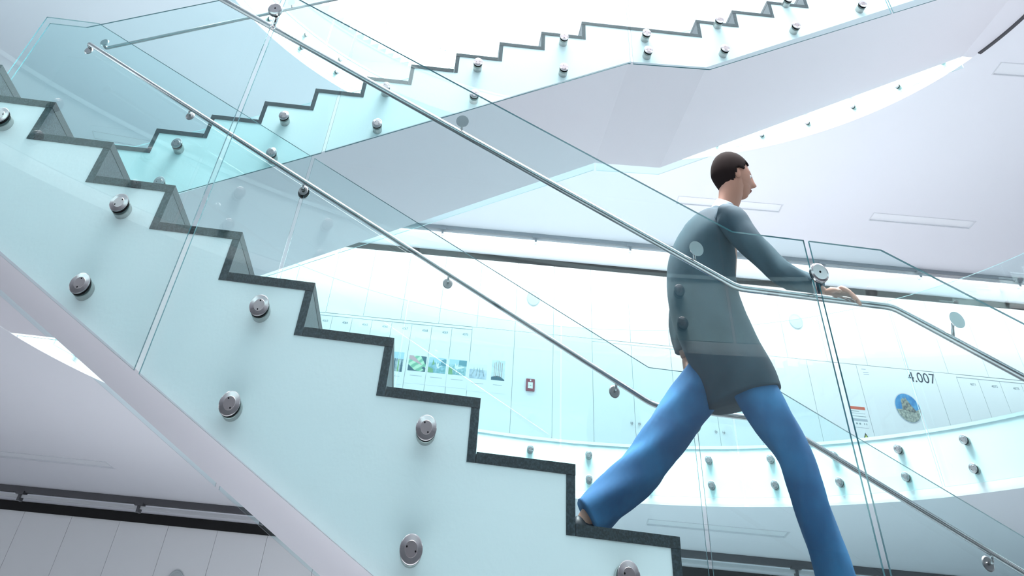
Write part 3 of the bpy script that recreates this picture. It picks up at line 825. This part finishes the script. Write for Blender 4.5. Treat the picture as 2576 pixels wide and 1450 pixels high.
ho = mesh_obj('head', head_mesh(0), SKIN, per, True); ho.location = hd; ho.rotation_euler = (0, .10, 0)
def hairline(X, Y, Z):
    if Z > .52: return X < .80+.2*(Z-.5)
    if Z > .12: return X < .38+.45*(Z-.12)
    return X < .02+.35*Z and Z > -.62
hb = head_mesh(.012, hairline)
r_ = bmesh.ops.solidify(hb, geom=hb.faces[:], thickness=.010)
hr = mesh_obj('hair', hb, HAIR, per, True); hr.location = hd+Vector((-.002, 0, .004)); hr.rotation_euler = (0, .10, 0)
for s_ in (-1, 1):
    blob('eye', hd+Vector((.080, s_*.029, -.002)), (.010, .013, .009), M['paper'], per, seg=14)
    blob('pupil', hd+Vector((.0885, s_*.030, -.002)), (.0025, .005, .005), HAIR, per, seg=10)
    e_ = blob('ear', hd+Vector((.000, s_*.076, -.012)), (.019, .008, .029), SKIN, per, (0, -.2, 0), seg=16)
blob('mouth', hd+Vector((.0815, 0, -.0665)), (.005, .018, .003), mat('lips', (.30, .12, .10), .5), per, seg=12)
# hands
def hand(wrist, dirv, side, curl, name, palm_n):
    wv = P(*wrist); d = Vector(dirv).normalized(); nrm = Vector(palm_n).normalized(); s = d.cross(nrm).normalized()*side
    v = [wv-d*.02, wv+d*.03, wv+d*.07]; e = [(0, 1), (1, 2)]; r = [(.022, .018), (.034, .015), (.038, .014)]
    lens = (.062, .074, .070, .054)
    for i in range(4):
        o = s*(.030-.020*i); b = len(v); p = wv+d*.075+o; v.append(p); r.append(.0105); e.append((2, b)); dd = d.copy()
        for kx in range(3):
            dd = (dd*math.cos(curl)-nrm*math.sin(curl)*1).normalized() if True else dd
            nrm2 = nrm
            p = p+dd*lens[i]*(.42, .33, .25)[kx]; v.append(p); r.append((.0092, .0085, .007)[kx]); e.append((len(v)-2, len(v)-1))
    b = len(v); p = wv+d*.025+s*.026; v.append(p); r.append(.012); e.append((1, b))
    for kx, q in enumerate((.034, .028)):
        p = p+(d*.75+s*.55-nrm*(.2+.4*kx)).normalized()*q; v.append(p); r.append(.0095-.001*kx); e.append((len(v)-2, len(v)-1))
    return skin(name, v, e, r, SKIN, per, 1)
hand((3.42, -.400, -.380), (.72, -.66, -.02), 1, .68, 'right_hand', (0, 0, 1))
hand((2.98, .24, -.48), (.05, 0, -1), 1, .30, 'left_hand', (1, 0, 0))
# clothes: lofted sections around the limbs
def loft(bm, secs, n=28, seg=5, cap=True):
    """secs: (x, y, z, fore-aft radius, lateral radius); smooth interpolation between sections"""
    pts = []
    for i in range(len(secs)-1):
        a, b, c, d = secs[max(i-1, 0)], secs[i], secs[i+1], secs[min(i+2, len(secs)-1)]
        for k_ in range(seg):
            t = k_/seg
            pts.append([.5*((2*b[q])+(-a[q]+c[q])*t+(2*a[q]-5*b[q]+4*c[q]-d[q])*t*t+(-a[q]+3*b[q]-3*c[q]+d[q])*t**3) for q in range(5)])
    pts.append(list(secs[-1])); rings = []
    for i, p in enumerate(pts):
        a, b = pts[max(i-1, 0)], pts[min(i+1, len(pts)-1)]
        t = (Vector(b[:3])-Vector(a[:3])).normalized(); v = t.cross(Vector((0, 1, 0))).normalized(); u = v.cross(t).normalized()
        c = P(*p[:3]); wob = .004
        rings.append([bm.verts.new(c+v*math.cos(2*PI*j/n)*(p[3]+wob*math.sin(5*2*PI*j/n+i*.6))+u*math.sin(2*PI*j/n)*(p[4]+wob*math.sin(4*2*PI*j/n+i*.5))) for j in range(n)])
    for a, b in zip(rings, rings[1:]):
        for j in range(n): bm.faces.new((a[j], a[(j+1) % n], b[(j+1) % n], b[j]))
    bm.faces.new(rings[0]); bm.faces.new(rings[-1])
    return bm
bm = bmesh.new()
loft(bm, [(3.145, 0, -.67, .150, .195), (3.125, 0, -.60, .152, .195), (3.075, 0, -.48, .155, .180), (3.025, 0, -.34, .162, .165), (3.03, 0, -.20, .155, .17), (3.07, 0, -.07, .13, .185), (3.115, 0, .015, .10, .155), (3.15, 0, .06, .07, .095), (3.175, 0, .095, .055, .062)])
loft(bm, [(3.125, -.08, -.03, .03, .035), (3.14, -.175, -.01, .07, .07), (3.175, -.215, -.09, .066, .066), (3.22, -.26, -.18, .058, .06), (3.27, -.30, -.265, .052, .054), (3.335, -.35, -.325, .047, .047), (3.40, -.395, -.365, .040, .040)])
loft(bm, [(3.11, .08, -.03, .03, .035), (3.12, .185, -.02, .07, .07), (3.07, .22, -.12, .064, .066), (3.0, .245, -.24, .056, .058), (2.975, .25, -.34, .050, .052), (2.98, .245, -.44, .043, .043)])
mesh_obj('jacket', bm, JACKET, per, True)
bm = bmesh.new(); loft(bm, [(3.165, 0, .07, .062, .075), (3.185, 0, .11, .056, .060), (3.20, 0, .14, .053, .055)], 24, 3)
mesh_obj('shirt_collar', bm, SHIRT, per, True)
bm = bmesh.new()
loft(bm, [(3.07, 0, -.44, .09, .12), (3.08, 0, -.54, .10, .14), (3.09, 0, -.60, .09, .13), (3.10, 0, -.64, .05, .08)])
loft(bm, [(3.09, -.085, -.52, .07, .07), (3.135, -.09, -.62, .088, .080), (3.195, -.10, -.73, .086, .08), (3.26, -.10, -.84, .070, .068), (3.29, -.10, -.95, .066, .064), (3.31, -.10, -1.07, .066, .062), (3.335, -.10, -1.18, .068, .062), (3.35, -.10, -1.275, .072, .064)])
loft(bm, [(3.06, .085, -.50, .07, .07), (2.985, .09, -.62, .085, .080), (2.885, .10, -.73, .084, .080), (2.79, .10, -.83, .078, .074), (2.735, .10, -.895, .076, .070), (2.65, .10, -.965, .072, .066), (2.56, .10, -1.035, .068, .062), (2.495, .10, -1.085, .066, .060)])
mesh_obj('jeans', bm, JEANS, per, True)
# shoes
def shoe(pts, rr):
    o = skin('shoe', [P(*p) for p in pts], [(i, i+1) for i in range(len(pts)-1)], rr, SHOE, per, 2); return o
shoe([(3.29, -.10, -1.29), (3.32, -.10, -1.297), (3.40, -.10, -1.298), (3.49, -.10, -1.31), (3.535, -.10, -1.315)], [(.042, .036), (.046, .042), (.042, .044), (.032, .044), (.024, .036)])
shoe([(2.43, .10, -1.105), (2.455, .10, -1.115), (2.52, .10, -1.14), (2.58, .10, -1.16), (2.625, .10, -1.165)], [(.042, .036), (.046, .042), (.040, .044), (.030, .044), (.022, .036)])
